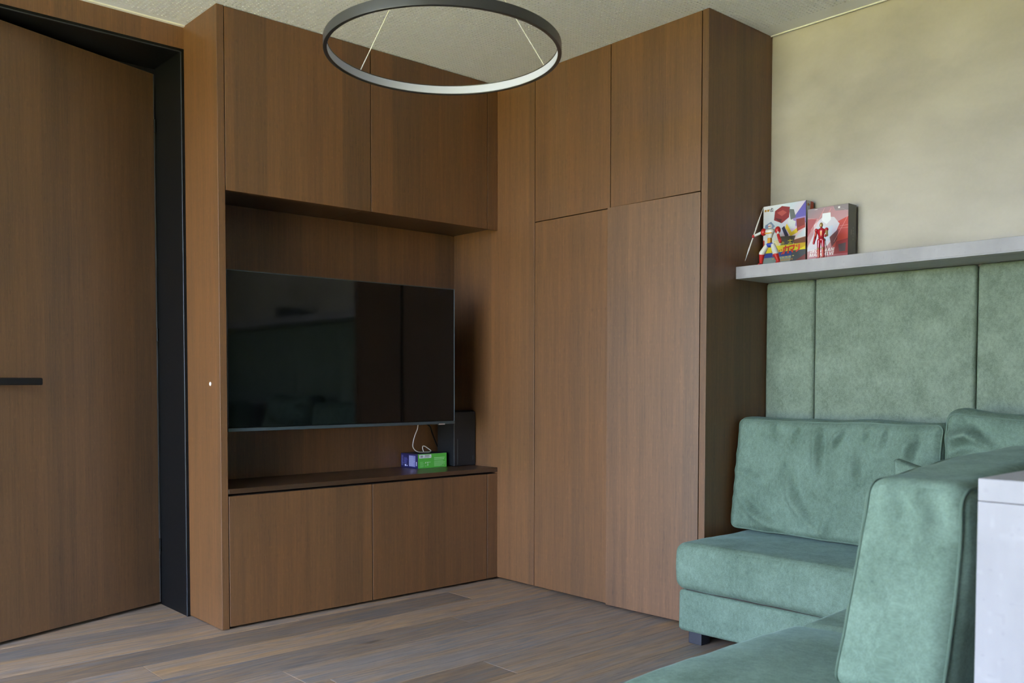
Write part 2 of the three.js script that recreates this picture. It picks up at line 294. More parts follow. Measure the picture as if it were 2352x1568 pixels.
cabinet('base_cabinet', 'low brown oak cabinet under the worktop, beside the tall end panel', XS, XK, 0.012, 0.577, 0.001);
cabinet('base_cabinet', 'low brown oak cabinet under the worktop, in the room corner below the black console', XK, 0, 0.012, 0.577, 0.001, XT);
whole('niche_panel', 'brown oak back panel of the niche behind the television', 'panel', span(XS, 0, YC, YN + 0.014, ZB - 0.02, ZB, 0.001, { uv: [1.25, 0.3] }), M.wood);
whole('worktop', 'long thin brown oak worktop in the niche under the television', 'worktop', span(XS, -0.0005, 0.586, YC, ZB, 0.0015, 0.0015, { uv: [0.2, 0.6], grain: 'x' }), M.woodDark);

// ------------------------------------------------------------------ wardrobe wall
function wardrobe(label, z0, z1, ajar) {
  const t = thing('wardrobe', label, 'wardrobe');
  part('carcass', span(dt + 0.004, XD - 0.002, 0.012, H - 0.0008, z0 + 0.001, z1 - 0.001, 0.001), M.carcass, t);
  part('upper_door', span(0, dt, YU + dg, H - 0.0008, z0 + dg, z1 - dg, 0.0012, { uv: uvs() }), M.wood, t);
  const g = rbox(dt, YU - dg - 0.012, z1 - z0 - 2 * dg, 0.0012, { uv: uvs(), at: [dt / 2, (YU - dg + 0.012) / 2, -(z1 - z0 - 2 * dg) / 2] });
  const door = part('lower_door', g, ajar ? M.woodPaintedSheen : M.wood, t, ajar ? 'lower door standing slightly ajar, window sheen painted into its colour' : undefined);
  door.position.z = z1 - dg; door.rotation.y = ajar;
  return t;
}
{
  const a = wardrobe('left wardrobe of two oak doors and a tall fixed corner panel, lower door fully shut', ZM0, ZM, 0);
  part('corner_panel', span(0, 0.02, 0.012, H - 0.0008, ZB - 0.02, ZM0 - dg, 0.0012, { uv: [1.05, 0] }), M.wood, a, 'tall fixed panel in the room corner');
  const b = wardrobe('right wardrobe with a dark side panel and its lower oak door slightly ajar, sheen painted', ZM, ZW1, 0.043);
  part('side_panel', span(0, XD - 0.001, 0.004, H - 0.0006, ZW1 + dg, ZW, 0.0012, { uv: [0.3, 0.2] }), M.wood, b);
}

// ------------------------------------------------------------------ television
{
  const t = thing('television', 'large flat black television mounted in the oak niche', 'television', [-0.892, 0.852, -0.034]);
  const w = 1.247, h = 0.700;
  part('housing', [rbox(w - 0.004, h - 0.02, 0.02, 0.004, { at: [0, h / 2, -0.014] }), rbox(w * 0.72, h * 0.6, 0.035, 0.012, { at: [0, h * 0.45, -0.036] })], M.black, t);
  part('screen', rbox(w - 0.008, h - 0.019, 0.003, 0.001, { at: [0, h / 2 + 0.0075, -0.0015] }), M.screen, t);
  part('frame', [span(-w / 2, -w / 2 + 0.0035, 0.001, h, -0.026, 0.002, 0.0008), span(w / 2 - 0.0035, w / 2, 0.001, h, -0.026, 0.002, 0.0008), span(-w / 2 + 0.0035, w / 2 - 0.0035, h - 0.0035, h, -0.026, 0.002, 0.0008)], M.grayMetal, t);
  part('bottom_bezel', span(-w / 2, w / 2, 0, 0.0145, -0.03, 0.0035, 0.002, { k: 2 }), M.grayMetal, t);
  part('logo_tag', span(w / 2 - 0.105, w / 2 - 0.066, -0.003, 0.003, -0.006, 0.0045, 0.0008), M.steel, t, 'small silver tag under the lower bezel');
  part('wall_mount', [rbox(0.4, 0.3, 0.02, 0.003, { at: [0, 0.35, ZB + 0.034 + 0.011] }), rbox(0.08, 0.2, 0.26, 0.004, { at: [0, 0.35, -0.18] })], M.black, t);
}
{ // console
  const t = thing('game_console', 'tall black box-shaped game console standing on the oak worktop', 'console', [-0.0795, YC, -0.2555]), w = 0.15, h = 0.296;
  part('body', rbox(w, h, w, 0.003, { k: 2, at: [0, h / 2 + 0.003, 0] }), phy({ color: lin(0.011, 0.0125, 0.0145), roughness: 0.42 }), t);
  part('foot', new THREE.CylinderGeometry(0.06, 0.06, 0.003, 32).translate(0, 0.0015, 0), M.black, t);
  const sl = []; for (let i = 0; i < 12; i++) sl.push(rbox(0.004, 0.006, w - 0.012, 0.001, { at: [-w / 2 + 0.011 + i * (w - 0.022) / 11, h + 0.005, 0] }));
  part('vent_grille', sl, M.black, t);
  part('disc_slot', [span(-0.0515, -0.0505, 0.01, 0.15, w / 2 - 0.001, w / 2 + 0.0012, 0.0003)], M.grayMetal, t, 'thin upright disc slot');
  part('slot_groove', [span(-0.0545, -0.0515, 0.01, 0.15, w / 2 - 0.001, w / 2 + 0.0004, 0.0002)], M.carcass, t);
  const mk = []; for (let i = 0; i < 3; i++) mk.push(span(0.054, 0.059, 0.033 + i * 0.008, 0.0385 + i * 0.008, w / 2 - 0.001, w / 2 + 0.0004, 0.0001)); part('marking', mk, M.grayMetal, t, 'tiny grey marks at the lower corner');
}
// printed faces
function print(w, h, draw) { const c = document.createElement('canvas'); c.width = w; c.height = h; draw(c.getContext('2d'), w, h); const t = new THREE.CanvasTexture(c); t.colorSpace = THREE.SRGBColorSpace; t.magFilter = THREE.LinearFilter; return std({ map: t, roughness: 0.4 }); }
function face(w, h, pos, turn) { const g = new THREE.PlaneGeometry(w, h); g.rotateY(turn); g.translate(...pos); return g; }
{ // green carton
  const w = 0.194, d = 0.154, h = 0.078, t = thing('carton', 'small green and dark blue printed carton lying on the worktop', 'box', [-0.279, YC, -0.289], 0.0);
  part('board', rbox(w, h, d, 0.0012, { at: [0, h / 2, 0] }), std({ color: lin(0.035, 0.035, 0.06), roughness: 0.45 }), t);
  const r = rng(9), lines = (x, X, Y, x0, y0, x1, n, dy, col) => { x.fillStyle = col; for (let i = 0; i < n; i++) x.fillRect(x0, y0 + i * dy, (x1 - x0) * (0.6 + 0.4 * r()), dy * 0.45); };
  part('front_print', face(w - 0.002, h - 0.002, [0, h / 2, d / 2 + 0.0005], 0), print(512, 206, (x, W, Hh) => {
    x.fillStyle = '#5cc048'; x.fillRect(0, 0, W, Hh);
    x.fillStyle = '#dfe6e6'; x.beginPath(); x.roundRect(22, 10, 215, 50, 6); x.fill();
    x.fillStyle = '#555'; for (let i = 0; i < 11; i++) x.fillRect(42 + i * 4.4, 20, 1 + 2.4 * r(), 30);
    lines(x, W, Hh, 120, 16, 228, 3, 9, '#444'); lines(x, W, Hh, 112, 46, 228, 1, 9, '#444');
    lines(x, W, Hh, 285, 58, 500, 2, 22, '#b4ecaa'); lines(x, W, Hh, 285, 104, 495, 8, 11, '#a5e69c'); lines(x, W, Hh, 36, 112, 120, 7, 12, '#8ddb84'); lines(x, W, Hh, 125, 116, 235, 2, 8, '#b8e4b2');
    x.fillStyle = '#eef6ee'; x.fillRect(128, 122, 12, 14); x.fillRect(166, 120, 14, 12); x.fillRect(168, 142, 12, 16); x.strokeStyle = '#c9efc4'; x.lineWidth = 2; x.strokeRect(126, 166, 20, 12); x.fillRect(166, 164, 14, 8);
  }), t);
  part('side_print', face(d - 0.002, h - 0.002, [-w / 2 - 0.0005, h / 2, 0], -Math.PI / 2), print(384, 206, (x, W, Hh) => {
    x.fillStyle = '#262259'; x.fillRect(0, 0, W, Hh); x.fillStyle = '#7f7fb4'; x.fillRect(185, 24, 150, 160); lines(x, W, Hh, 190, 30, 330, 14, 11, '#b0b0d2');
    lines(x, W, Hh, 14, 30, 60, 9, 17, '#8d8dc0'); lines(x, W, Hh, 70, 60, 160, 8, 12, '#6d6db0'); x.fillStyle = '#f0f0ff'; x.fillRect(88, 158, 36, 26); x.fillRect(134, 168, 20, 16); x.fillRect(352, 110, 14, 60);
  }), t);
}
whole('white_cable', 'thin white cable hanging from the television and looped on the carton', 'cable', tube([[-0.35, 0.87, -0.225], [-0.356, 0.845, -0.235], [-0.353, 0.82, -0.245], [-0.365, 0.784, -0.252], [-0.373, 0.749, -0.257], [-0.373, 0.724, -0.26], [-0.358, 0.705, -0.262], [-0.332, 0.6935, -0.266], [-0.273, 0.6895, -0.275], [-0.245, 0.6895, -0.28], [-0.234, 0.694, -0.285], [-0.25, 0.707, -0.288], [-0.272, 0.72, -0.29], [-0.284, 0.721, -0.29], [-0.289, 0.71, -0.287], [-0.284, 0.6895, -0.283]], 0.0024, false, 110, 10), M.whitePlastic);
whole('black_cable', 'black cable curving from the television down behind the console', 'cable', tube([[-0.31, 0.88, -0.24], [-0.262, 0.846, -0.29], [-0.221, 0.825, -0.31], [-0.19, 0.795, -0.335], [-0.165, 0.755, -0.346], [-0.13, 0.70, -0.352], [-0.09, 0.66, -0.3505]], 0.0042, false, 60, 10), M.black);

// ------------------------------------------------------------------ ring lamp
{
  const c = [-1.32, 1.233], t = thing('ring_lamp', 'large thin black ring pendant lamp with a white inner band', 'lamp', [c[0], 2.166, c[1]]), tilt = new THREE.Quaternion().setFromAxisAngle(new THREE.Vector3(0.743, 0, 0.67).normalize(), -0.019), h = 0.034, R = 0.398, r = 0.386;
  const ring = (pts) => new THREE.LatheGeometry(pts.map(([x, y]) => new THREE.Vector2(x, y)), 160);
  part('ring', ring([[r + 0.0025, 0.004], [r - 0.001, 0.003], [r - 0.001, 0.0008], [r + 0.001, 0], [R - 0.001, 0], [R, 0.001], [R, h - 0.001], [R - 0.001, h], [r + 0.001, h], [r - 0.001, h - 0.0008], [r - 0.001, h - 0.003], [r + 0.0025, h - 0.004]]), phy({ color: lin(0.024, 0.025, 0.029), roughness: 0.34, ior: 1.8 }), t).quaternion.copy(tilt);
  part('diffuser', ring([[r + 0.0005, h - 0.003], [r, h / 2], [r + 0.0005, 0.003]]), M.opal, t, 'white opal band inside the ring').quaternion.copy(tilt);
  for (const a of [-102.5, 15, 136]) { const q = a * Math.PI / 180; const e = new THREE.Vector3(Math.cos(q) * (r + 0.004), h - 0.002, Math.sin(q) * (r + 0.004)).applyQuaternion(tilt).toArray(); part('suspension_wire', rod(e, [Math.cos(q) * 0.03, H - 2.166, Math.sin(q) * 0.03], 0.0018, 0.0018, 8), M.cable, t); }
  part('canopy', new THREE.CylinderGeometry(0.07, 0.07, 0.028, 40).translate(0, H - 2.166 - 0.014, 0), M.black, t);
}

// ------------------------------------------------------------------ sofa wall: upholstered panels and shelf
{
  const zs = [[ZW + 0.001, 1.601, 'narrow green velvet wall panel between the wardrobe side and the next panel'], [1.604, 2.284, 'wide green velvet wall panel above the long back cushion'], [2.287, 2.967, 'green velvet wall panel at the right edge, above the puffy corner cushion'], [2.97, 3.65, 'green velvet wall panel past the right edge, next to the counter, seen only as a reflection'], [3.653, 4.333, 'last green velvet wall panel behind the counter, seen only in the television']];
  for (const [a, b, l] of zs) {
    const t = thing('wall_panel', l, 'panel'), w = b - a, h = 1.12, d = XD - 0.446;
    const g = rbox(d, h, w, 0.016, { k: 3, cell: 0.04, deform: (p, n) => { const e = Math.min(1, Math.min(w / 2 - Math.abs(p.z), 0.09) / 0.09); if (n.x < -0.2) p.x -= 0.006 * Math.sqrt(Math.max(0, e)) + 0.0015 * noise3(p.y * 9, p.z * 9, a * 5, 3); }, at: [0.453 + d / 2, 0.405 + h / 2, (a + b) / 2], uv: [a, 0.1] });
    part('upholstery', g, M.panelVelvet, t);
  }
  const s = thing('floating_shelf', 'thick grey concrete-look shelf above the green wall panels', 'shelf'), z0 = ZW + 0.0008, z1 = 4.6;
  part('board', span(0.213, XD - 0.0005, 1.531, 1.579, z0, z1, 0.001, { uv: [0.1, 0.2] }), M.concrete, s);
  part('front_lip', span(0.213, 0.245, 1.5255, 1.531, z0, z1, 0.0005, { uv: [0.1, 0.2] }), M.concrete, s);
  part('bottom_panel', span(0.249, XD - 0.0005, 1.5255, 1.531, z0, z1, 0.0005, { uv: [0.1, 0.2] }), M.concrete, s);
}

{
  const sh = new THREE.Shape([[0, 0], [0.4, 0.004], [0.4, 0.016], [0.12, 0.074], [0, 0.08]].map(([x, y]) => new THREE.Vector2(x, y)));
  const e = new THREE.ExtrudeGeometry(sh, { depth: 0.14, bevelEnabled: true, bevelSize: 0.003, bevelThickness: 0.003, bevelSegments: 2 }); e.rotateY(Math.PI / 2); e.translate(0.26, 1.5825, 2.93);
  whole('wedge_block', 'black wedge-shaped block on the shelf past the right edge, reflected in the television', 'block', e, M.black);
}
// ------------------------------------------------------------------ boxed toys on the shelf
const SY = 1.579;
function strokes(x, list, lw, col) { x.strokeStyle = col; x.lineWidth = lw; x.lineCap = 'butt'; x.lineJoin = 'miter'; for (const s of list) { x.beginPath(); s.forEach(([a, b], i) => (i ? x.lineTo(a, b) : x.moveTo(a, b))); x.stroke(); } }
const poly = (x, col, pts) => { x.fillStyle = col; x.beginPath(); pts.forEach(([a, b], i) => (i ? x.lineTo(a, b) : x.moveTo(a, b))); x.fill(); };
{
  const w = 0.214, h = 0.287, d = 0.061, t = thing('toy_box', 'taller white, yellow and red toy box with large red lettering on the shelf', 'box', [XD - 0.018 - d / 2, SY, 1.477], 0);
  part('board', rbox(d, h, w, 0.0015, { at: [0, h / 2, 0] }), std({ color: lin(0.05, 0.05, 0.055), roughness: 0.5 }), t);
  part('front_print', face(w - 0.002, h - 0.002, [-d / 2 - 0.0006, h / 2, 0], -Math.PI / 2), print(428, 574, (x, W, Hh) => {
    x.scale(1, 0.9); Hh = 640;
    const g = x.createLinearGradient(0, 0, W, 330); g.addColorStop(0, '#f4f2f4'); g.addColorStop(0.45, '#c9d6e2'); g.addColorStop(0.75, '#dfc2d4'); g.addColorStop(1, '#e9d8d6'); x.fillStyle = g; x.fillRect(0, 0, W, Hh);
    poly(x, '#6a62b8', [[W, 0], [W, 150], [300, 160]]); poly(x, '#9d86c4', [[300, 160], [W, 150], [W, 215], [330, 240]]);
    poly(x, '#8f2f33', [[120, 60], [190, 20], [270, 40], [262, 140], [190, 190], [110, 150]]); poly(x, '#b5524a', [[140, 80], [200, 60], [240, 90], [190, 120]]); poly(x, '#5c2026', [[120, 130], [190, 150], [180, 188]]);
    poly(x, '#6a6f70', [[262, 60], [310, 70], [330, 150], [280, 170]]); poly(x, '#d8dcdc', [[250, 150], [330, 190], [320, 260], [260, 250]]); poly(x, '#e6c62c', [[240, 200], [290, 290], [370, 240], [350, 300], [280, 330], [225, 240]]); poly(x, '#2c2a44', [[215, 220], [260, 320], [230, 340], [190, 240]]);
    poly(x, '#8a3b36', [[335, 170], [418, 165], [424, 260], [345, 290]]); poly(x, '#b8493f', [[350, 255], [420, 235], [422, 262], [352, 284]]); poly(x, '#7f93b6', [[20, 190], [80, 160], [120, 210], [60, 270], [10, 280]]); poly(x, '#e2e6ea', [[0, 290], [120, 250], [190, 320], [130, 400], [0, 390]]);
    poly(x, '#54504f', [[180, 320], [330, 330], [300, 420], [180, 420]]); poly(x, '#7a4a36', [[310, 370], [W, 350], [W, 420], [310, 430]]); poly(x, '#d3dbe2', [[330, 350], [W, 260], [W, 350]]);
    x.fillStyle = '#e4d32a'; x.fillRect(0, 408, W, 66); poly(x, '#caa51e', [[330, 408], [W, 408], [W, 440], [360, 470]]); x.fillStyle = '#39489a'; x.fillRect(0, 474, W, 46); poly(x, '#4a4f57', [[300, 474], [W, 474], [W, Hh], [250, Hh]]); poly(x, '#8b9a97', [[0, 520], [290, 520], [260, Hh], [0, Hh]]); poly(x, '#7d3f3f', [[330, 574], [W, 520], [W, Hh]]); poly(x, '#c8483a', [[0, 340], [14, 340], [16, 408], [0, 408]]);
    // small mark in the corner and the title
    x.fillStyle = '#b98a2a'; x.fillRect(12, 34, 20, 20); x.fillRect(38, 34, 22, 20); strokes(x, [[[66, 30], [72, 56]], [[76, 34], [100, 30]], [[86, 22], [84, 46]], [[78, 48], [104, 44]], [[74, 58], [104, 58]]], 5, '#222');
    strokes(x, [[[118, 372], [118, 362], [170, 362], [170, 372]], [[144, 355], [144, 362]], [[124, 376], [164, 376], [164, 402], [124, 402], [124, 376]], [[144, 366], [144, 402]], [[124, 389], [164, 389]]], 5, '#e9d53a');
    strokes(x, [[[204, 378], [196, 396], [186, 398], [184, 384], [196, 376], [212, 380], [214, 394], [204, 402]]], 4, '#e9d53a'); strokes(x, [[[252, 372], [300, 372]], [[276, 358], [276, 398]], [[256, 398], [296, 398]]], 6, '#e9d53a');
    const red = '#e0452f';
    strokes(x, [[[100, 440], [148, 436]], [[90, 464], [156, 458]], [[124, 462], [112, 500], [98, 510]]], 13, red);
    strokes(x, [[[166, 452], [172, 470]], [[186, 448], [190, 464]], [[212, 448], [204, 486], [188, 500]]], 10, red);
    strokes(x, [[[206, 440], [262, 434], [258, 490], [246, 488]], [[232, 416], [228, 460], [210, 500]]], 14, red);
    strokes(x, [[[268, 430], [318, 424], [312, 452], [292, 476]], [[284, 458], [304, 492]]], 14, red);
    strokes(x, [[[334, 424], [346, 440]], [[366, 418], [366, 464], [334, 488]]], 14, red);
    x.font = 'bold 26px serif'; x.fillStyle = '#c58a2c'; x.fillText('TEKKAMAN', 150, 566); x.fillStyle = '#d8b46a'; x.font = 'bold 17px sans-serif';
    for (let i = 0; i < 7; i++) x.fillRect(96 + i * 34, 532 - i * 2, 16, 9);
  }), t, 'front with coloured patches and red title');
  part('side_print', face(d - 0.002, h - 0.002, [0, h / 2, w / 2 + 0.0006], 0), print(128, 574, (x, W, Hh) => { x.fillStyle = '#c9cfd2'; x.fillRect(0, 0, W, Hh); poly(x, '#b8402f', [[75, 0], [W, 0], [W, 200], [40, 560], [0, 560]]); poly(x, '#e0cf35', [[W, 120], [W, 420], [60, 574], [30, 574]]); x.fillStyle = '#c07a32'; x.fillRect(18, 22, 28, 22); x.fillStyle = '#5a6a72'; x.fillRect(50, 28, 14, 12); poly(x, '#7a2a26', [[0, 180], [50, 320], [0, 420]]); }), t);
}
{
  const w = 0.189, h = 0.243, d = 0.066, t = thing('toy_box', 'lower red and pale pink toy box with a dark grey side on the shelf', 'box', [XD - 0.021 - d / 2, SY, 1.6905], 0);
  part('board', rbox(d, h, w, 0.0015, { at: [0, h / 2, 0] }), std({ color: lin(0.085, 0.09, 0.08), roughness: 0.35 }), t);
  part('front_print', face(w - 0.002, h - 0.002, [-d / 2 - 0.0006, h / 2, 0], -Math.PI / 2), print(378, 486, (x, W, Hh) => {
    x.scale(1, 0.88); Hh = 556;
    const g = x.createLinearGradient(0, 0, W, Hh); g.addColorStop(0, '#8d8790'); g.addColorStop(0.25, '#b88890'); g.addColorStop(0.55, '#c79aa4'); g.addColorStop(1, '#b0424a'); x.fillStyle = g; x.fillRect(0, 0, W, Hh);
    poly(x, '#b05a62', [[0, 100], [90, 100], [0, 280]]); poly(x, '#c84a42', [[250, 170], [W, 120], [W, 420], [240, 400]]); poly(x, '#d6d2e0', [[60, 160], [150, 90], [250, 110], [300, 180], [250, 300], [190, 380], [0, 420], [0, 380], [60, 250]]); poly(x, '#e9edf5', [[140, 60], [215, 60], [220, 130], [180, 170], [135, 130]]); poly(x, '#c9d3e6', [[80, 190], [240, 190], [220, 330], [110, 340]]);
    poly(x, '#6e3038', [[210, 300], [290, 230], [280, 330], [230, 400]]); poly(x, '#8e8288', [[240, 0], [W, 0], [W, 60], [260, 50]]); poly(x, '#9c3036', [[270, 350], [W, 330], [W, 470], [250, 470]]); poly(x, '#5a4a50', [[290, 380], [360, 370], [355, 450], [300, 450]]);
    strokes(x, [[[0, 90], [100, 110], [30, 210]], [[100, 110], [40, 240]], [[160, 10], [60, 210]], [[W, 110], [250, 350]], [[220, 20], [200, 60]]], 3, '#f2a6a8'); strokes(x, [[[300, 205], [W, 200]], [[290, 225], [W, 228]]], 2.5, '#e8b0a8'); strokes(x, [[[240, 14], [258, 44], [330, 40], [376, 70]]], 2, '#b8aab2');
    x.fillStyle = '#e8e4e8'; x.fillRect(285, 14, 18, 18); x.fillRect(66, 10, 26, 4);
    x.save(); x.transform(1, 0, -0.22, 1, 0, 0); x.fillStyle = '#f2eef2'; x.font = 'bold 44px sans-serif'; x.fillText('IRON MAN', 120, 436); x.font = 'bold 44px sans-serif'; x.fillText('MARK XLVI', 120, 474); x.restore();
  }), t, 'front with red and pale patches and white slanted title');
  part('side_print', face(d - 0.002, h - 0.002, [0, h / 2, w / 2 + 0.0006], 0), print(128, 486, (x, W, Hh) => { x.fillStyle = '#5f615b'; x.fillRect(0, 0, W, Hh); x.fillStyle = '#7d7f78'; for (let i = 0; i < 5; i++) x.fillRect(72, 190 + i * 24, 14, 14); x.fillStyle = '#a09a90'; x.fillRect(44, 214, 6, 44); }), t);
}
// plain jointed toy figures
const ell = (c, r, n = 16) => new THREE.SphereGeometry(1, n, 12).scale(...r).translate(...c);
function limb(a, b, r0, r1) { return [rod(a, b, r0, r1, 14), ell(a, [r0, r0, r0]), ell(b, [r1, r1, r1])]; }
const add3 = (a, b, s = 1) => a.map((v, i) => v + s * b[i]);
{
  const t = thing('toy_figure', 'white toy robot with red shoulders and boots holding a long white rod', 'toy', [0.27, SY, 1.492]);
  const white = phy({ color: lin(0.62, 0.62, 0.6), roughness: 0.32 }), red = phy({ color: lin(0.46, 0.018, 0.02), roughness: 0.28 }), blue = phy({ color: lin(0.03, 0.06, 0.4), roughness: 0.35 }), gold = phy({ color: lin(0.65, 0.33, 0.03), roughness: 0.35 }), grey = phy({ color: lin(0.12, 0.12, 0.12), roughness: 0.5 });
  part('head', [ell([0, 0.168, 0], [0.009, 0.0105, 0.009])], white, t); part('visor', [ell([-0.0045, 0.167, 0], [0.006, 0.0025, 0.0072])], red, t); part('neck', [rod([0, 0.15, 0], [0, 0.162, 0], 0.005)], grey, t);
  part('torso', [new THREE.LatheGeometry([[0.0001, 0.116], [0.011, 0.118], [0.015, 0.13], [0.023, 0.146], [0.02, 0.155], [0.0001, 0.158]].map(([x, y]) => new THREE.Vector2(x, y)), 20).scale(0.72, 1, 1)], white, t);
  part('chest_band', [rbox(0.004, 0.005, 0.034, 0.001, { at: [-0.0145, 0.137, 0] })], gold, t); part('belly', [rbox(0.018, 0.024, 0.016, 0.004, { k: 2, at: [-0.002, 0.106, 0] })], gold, t); part('hips', [ell([0, 0.088, 0], [0.012, 0.011, 0.018])], blue, t);
  const sh = [[0, 0.151, -0.032], [0, 0.151, 0.038]], el = [[-0.006, 0.141, -0.052], [-0.008, 0.128, 0.044]], ha = [[-0.02, 0.131, -0.07], [-0.018, 0.094, 0.062]];
  for (const i of [0, 1]) {
    part('shoulder', [ell(add3(sh[i], [0, -0.004, 0]), [0.0125, 0.0165, 0.0125])], red, t); part('arm', limb(sh[i], el[i], 0.005, 0.0062), white, t); part('forearm', limb(el[i], add3(el[i], add3(ha[i], el[i], -1), 0.8), 0.006, i ? 0.007 : 0.0055), i ? red : white, t); part('hand', [ell(ha[i], [0.0065, 0.0075, 0.0065])], red, t);
    const s = i ? 1 : -1, kn = [-0.006, i ? 0.05 : 0.053, s * (i ? 0.032 : 0.035)];
    part('thigh', [rod([0, 0.088, s * 0.014], kn, 0.0095, 0.0135, 16), ell(kn, [0.0135, 0.012, 0.0135])], white, t);
    const an = [0.001, 0.012, s * (i ? 0.043 : 0.044)];
    part('boot', [rod(an, add3(kn, [0, -0.003, 0]), 0.0075, 0.0125, 16), rbox(0.026, 0.012, 0.014, 0.004, { k: 2, at: [an[0] - 0.004, 0.006, an[2]] })].map((g) => g.toNonIndexed()), red, t);
  }
  const dir = [-0.003, 0.223, 0.092], L = Math.hypot(...dir), u = dir.map((v) => v / L), p = (s) => add3(ha[0], u, s);
  part('rod', [rod(p(-0.112), p(-0.06), 0.0006, 0.0036), rod(p(-0.06), p(-0.02), 0.0036, 0.003), rod(p(-0.02), p(0.03), 0.0024), rod(p(0.03), p(0.06), 0.0036, 0.003), rod(p(0.06), p(0.128), 0.0032, 0.0005)], white, t, 'long white pointed rod');
}
{
  const t = thing('toy_figure', 'glossy red jointed toy figure on a thin black stand rod', 'toy', [0.272, SY, 1.7325]);
  const red = phy({ color: lin(0.42, 0.012, 0.025), roughness: 0.24, clearcoat: 0.6 }), gold = phy({ color: lin(0.5, 0.34, 0.14), roughness: 0.32, metalness: 0.7 }), dark = phy({ color: lin(0.03, 0.02, 0.02), roughness: 0.4 });
  part('head', [ell([0, 0.1435, 0], [0.0075, 0.0105, 0.007])], gold, t); part('neck', [rod([0, 0.126, 0], [0, 0.136, 0], 0.0045)], red, t);
  part('torso', [new THREE.LatheGeometry([[0.0001, 0.088], [0.012, 0.089], [0.0125, 0.1], [0.019, 0.116], [0.0185, 0.124], [0.008, 0.13], [0.0001, 0.131]].map(([x, y]) => new THREE.Vector2(x, y)), 20).scale(0.68, 1, 1)], red, t); part('hips', [ell([0, 0.083, 0], [0.009, 0.01, 0.0125])], red, t);
  const sh = [[0, 0.123, -0.022], [0, 0.122, 0.024]], el = [[0.002, 0.1, -0.027], [-0.004, 0.098, 0.028]], ha = [[-0.004, 0.072, -0.031], [-0.02, 0.094, 0.03]];
  for (const i of [0, 1]) {
    const s = i ? 1 : -1;
    part('shoulder', [ell(sh[i], [0.0075, 0.0085, 0.0075])], red, t); part('arm', limb(sh[i], el[i], 0.0058, 0.005), i ? gold : red, t); part('forearm', limb(el[i], ha[i], 0.0055, 0.0045), i ? gold : red, t); part('hand', [ell(ha[i], [0.0045, 0.006, 0.0045])], red, t);
    const hp = [0, 0.08, s * 0.0085], kn = [-0.001, 0.046, s * 0.0105], an = [0.001, 0.012, s * 0.0105];
    part('thigh', limb(hp, kn, 0.0082, 0.006), red, t); part('knee', [ell(add3(kn, [-0.003, 0, 0]), [0.005, 0.005, 0.005])], gold, t); part('shin', limb(kn, an, 0.0068, 0.0055), red, t); part('foot', [rbox(0.021, 0.009, 0.0105, 0.003, { k: 2, at: [-0.004, 0.0045, an[2]] })], red, t);
  }
  part('stand_rod', [tube([[0.01, 0.09, 0.006], [0.006, 0.086, 0.0145], [-0.002, 0.062, 0.022], [-0.006, 0.04, 0.0305], [-0.004, 0.02, 0.027], [0, 0.004, 0.024]], 0.0012, false, 40, 6)], dark, t); part('stand_base', [new THREE.CylinderGeometry(0.02, 0.021, 0.004, 28).translate(0.006, 0.002, 0.024)], dark, t);
}

// ------------------------------------------------------------------ sofa
const bump = (t) => Math.exp(-t * t);
{
  const t = thing('corner_sofa', 'green velvet corner sofa with thick seat cushions and short dark legs', 'sofa');
  const soft = (seed, amp = 0.004) => (p, n) => { const a = amp * noise3(p.x * 6 + seed, p.y * 8, p.z * 6, 4) + amp * 0.5 * noise3(p.x * 17 + seed, p.y * 17, p.z * 17, 9); p.addScaledVector(n, a); };
  const seat = (x0, x1, y0, y1, z0, z1, crown, seed, uv, opt = 0.036) => {
    const w = x1 - x0, h = y1 - y0, d = z1 - z0, s = soft(seed, 0.0028);
    return span(x0, x1, y0, y1, z0, z1, opt, { k: 6, cell: 0.025, uv, deform: (p, n) => { const fx = 1 - (2 * p.x / w) ** 4, fz = 1 - (2 * p.z / d) ** 4; if (p.y > 0) p.y += crown * Math.max(0, fx) * Math.max(0, fz); const fy = 1 - (2 * p.y / h) ** 2; p.x += Math.sign(p.x) * 0.008 * Math.max(0, fy) * Math.abs(n.x); p.z += Math.sign(p.z) * 0.008 * Math.max(0, fy) * Math.abs(n.z); s(p, n); } });
  };
  part('seat_cushion', seat(-0.245, 0.44, 0.222, 0.412, 1.388, 2.385, 0.007, 1, [0, 0]), M.seatVelvet, t);
  part('seat_cushion', seat(-1.0, 0.44, 0.222, 0.414, 2.389, 3.045, 0.012, 2, [0.3, 0.5]), M.seatVelvet, t);
  part('seat_cushion', seat(-1.8, -1.003, 0.222, 0.416, 2.378, 3.045, 0.024, 3, [0.6, 0.1], 0.05), M.seatVelvet, t);
  const base = (x0, x1, z0, z1, uv) => span(x0, x1, 0.052, 0.221, z0, z1, 0.018, { k: 4, cell: 0.05, uv, deform: soft(7, 0.0015) });
  part('base', base(-0.236, 0.44, 1.398, 2.5, [0, 0.4]), M.velvet, t); part('base', base(-1.79, 0.44, 2.41, 3.045, [0.2, 0.7]), M.velvet, t);
  part('platform', [span(-0.22, 0.43, 0.19, 0.24, 1.43, 2.5), span(-1.77, 0.43, 0.19, 0.24, 2.44, 3.03)], M.carcass, t);
  for (const [x, z] of [[-0.18, 1.468], [0.38, 1.468], [-1.73, 2.48], [-1.73, 2.99], [-0.9, 2.48], [0.38, 2.99]]) part('leg', rbox(0.06, 0.06, 0.064, 0.003, { at: [x, 0.03, z] }), phy({ color: lin(0.03, 0.032, 0.045), roughness: 0.5 }), t);
}
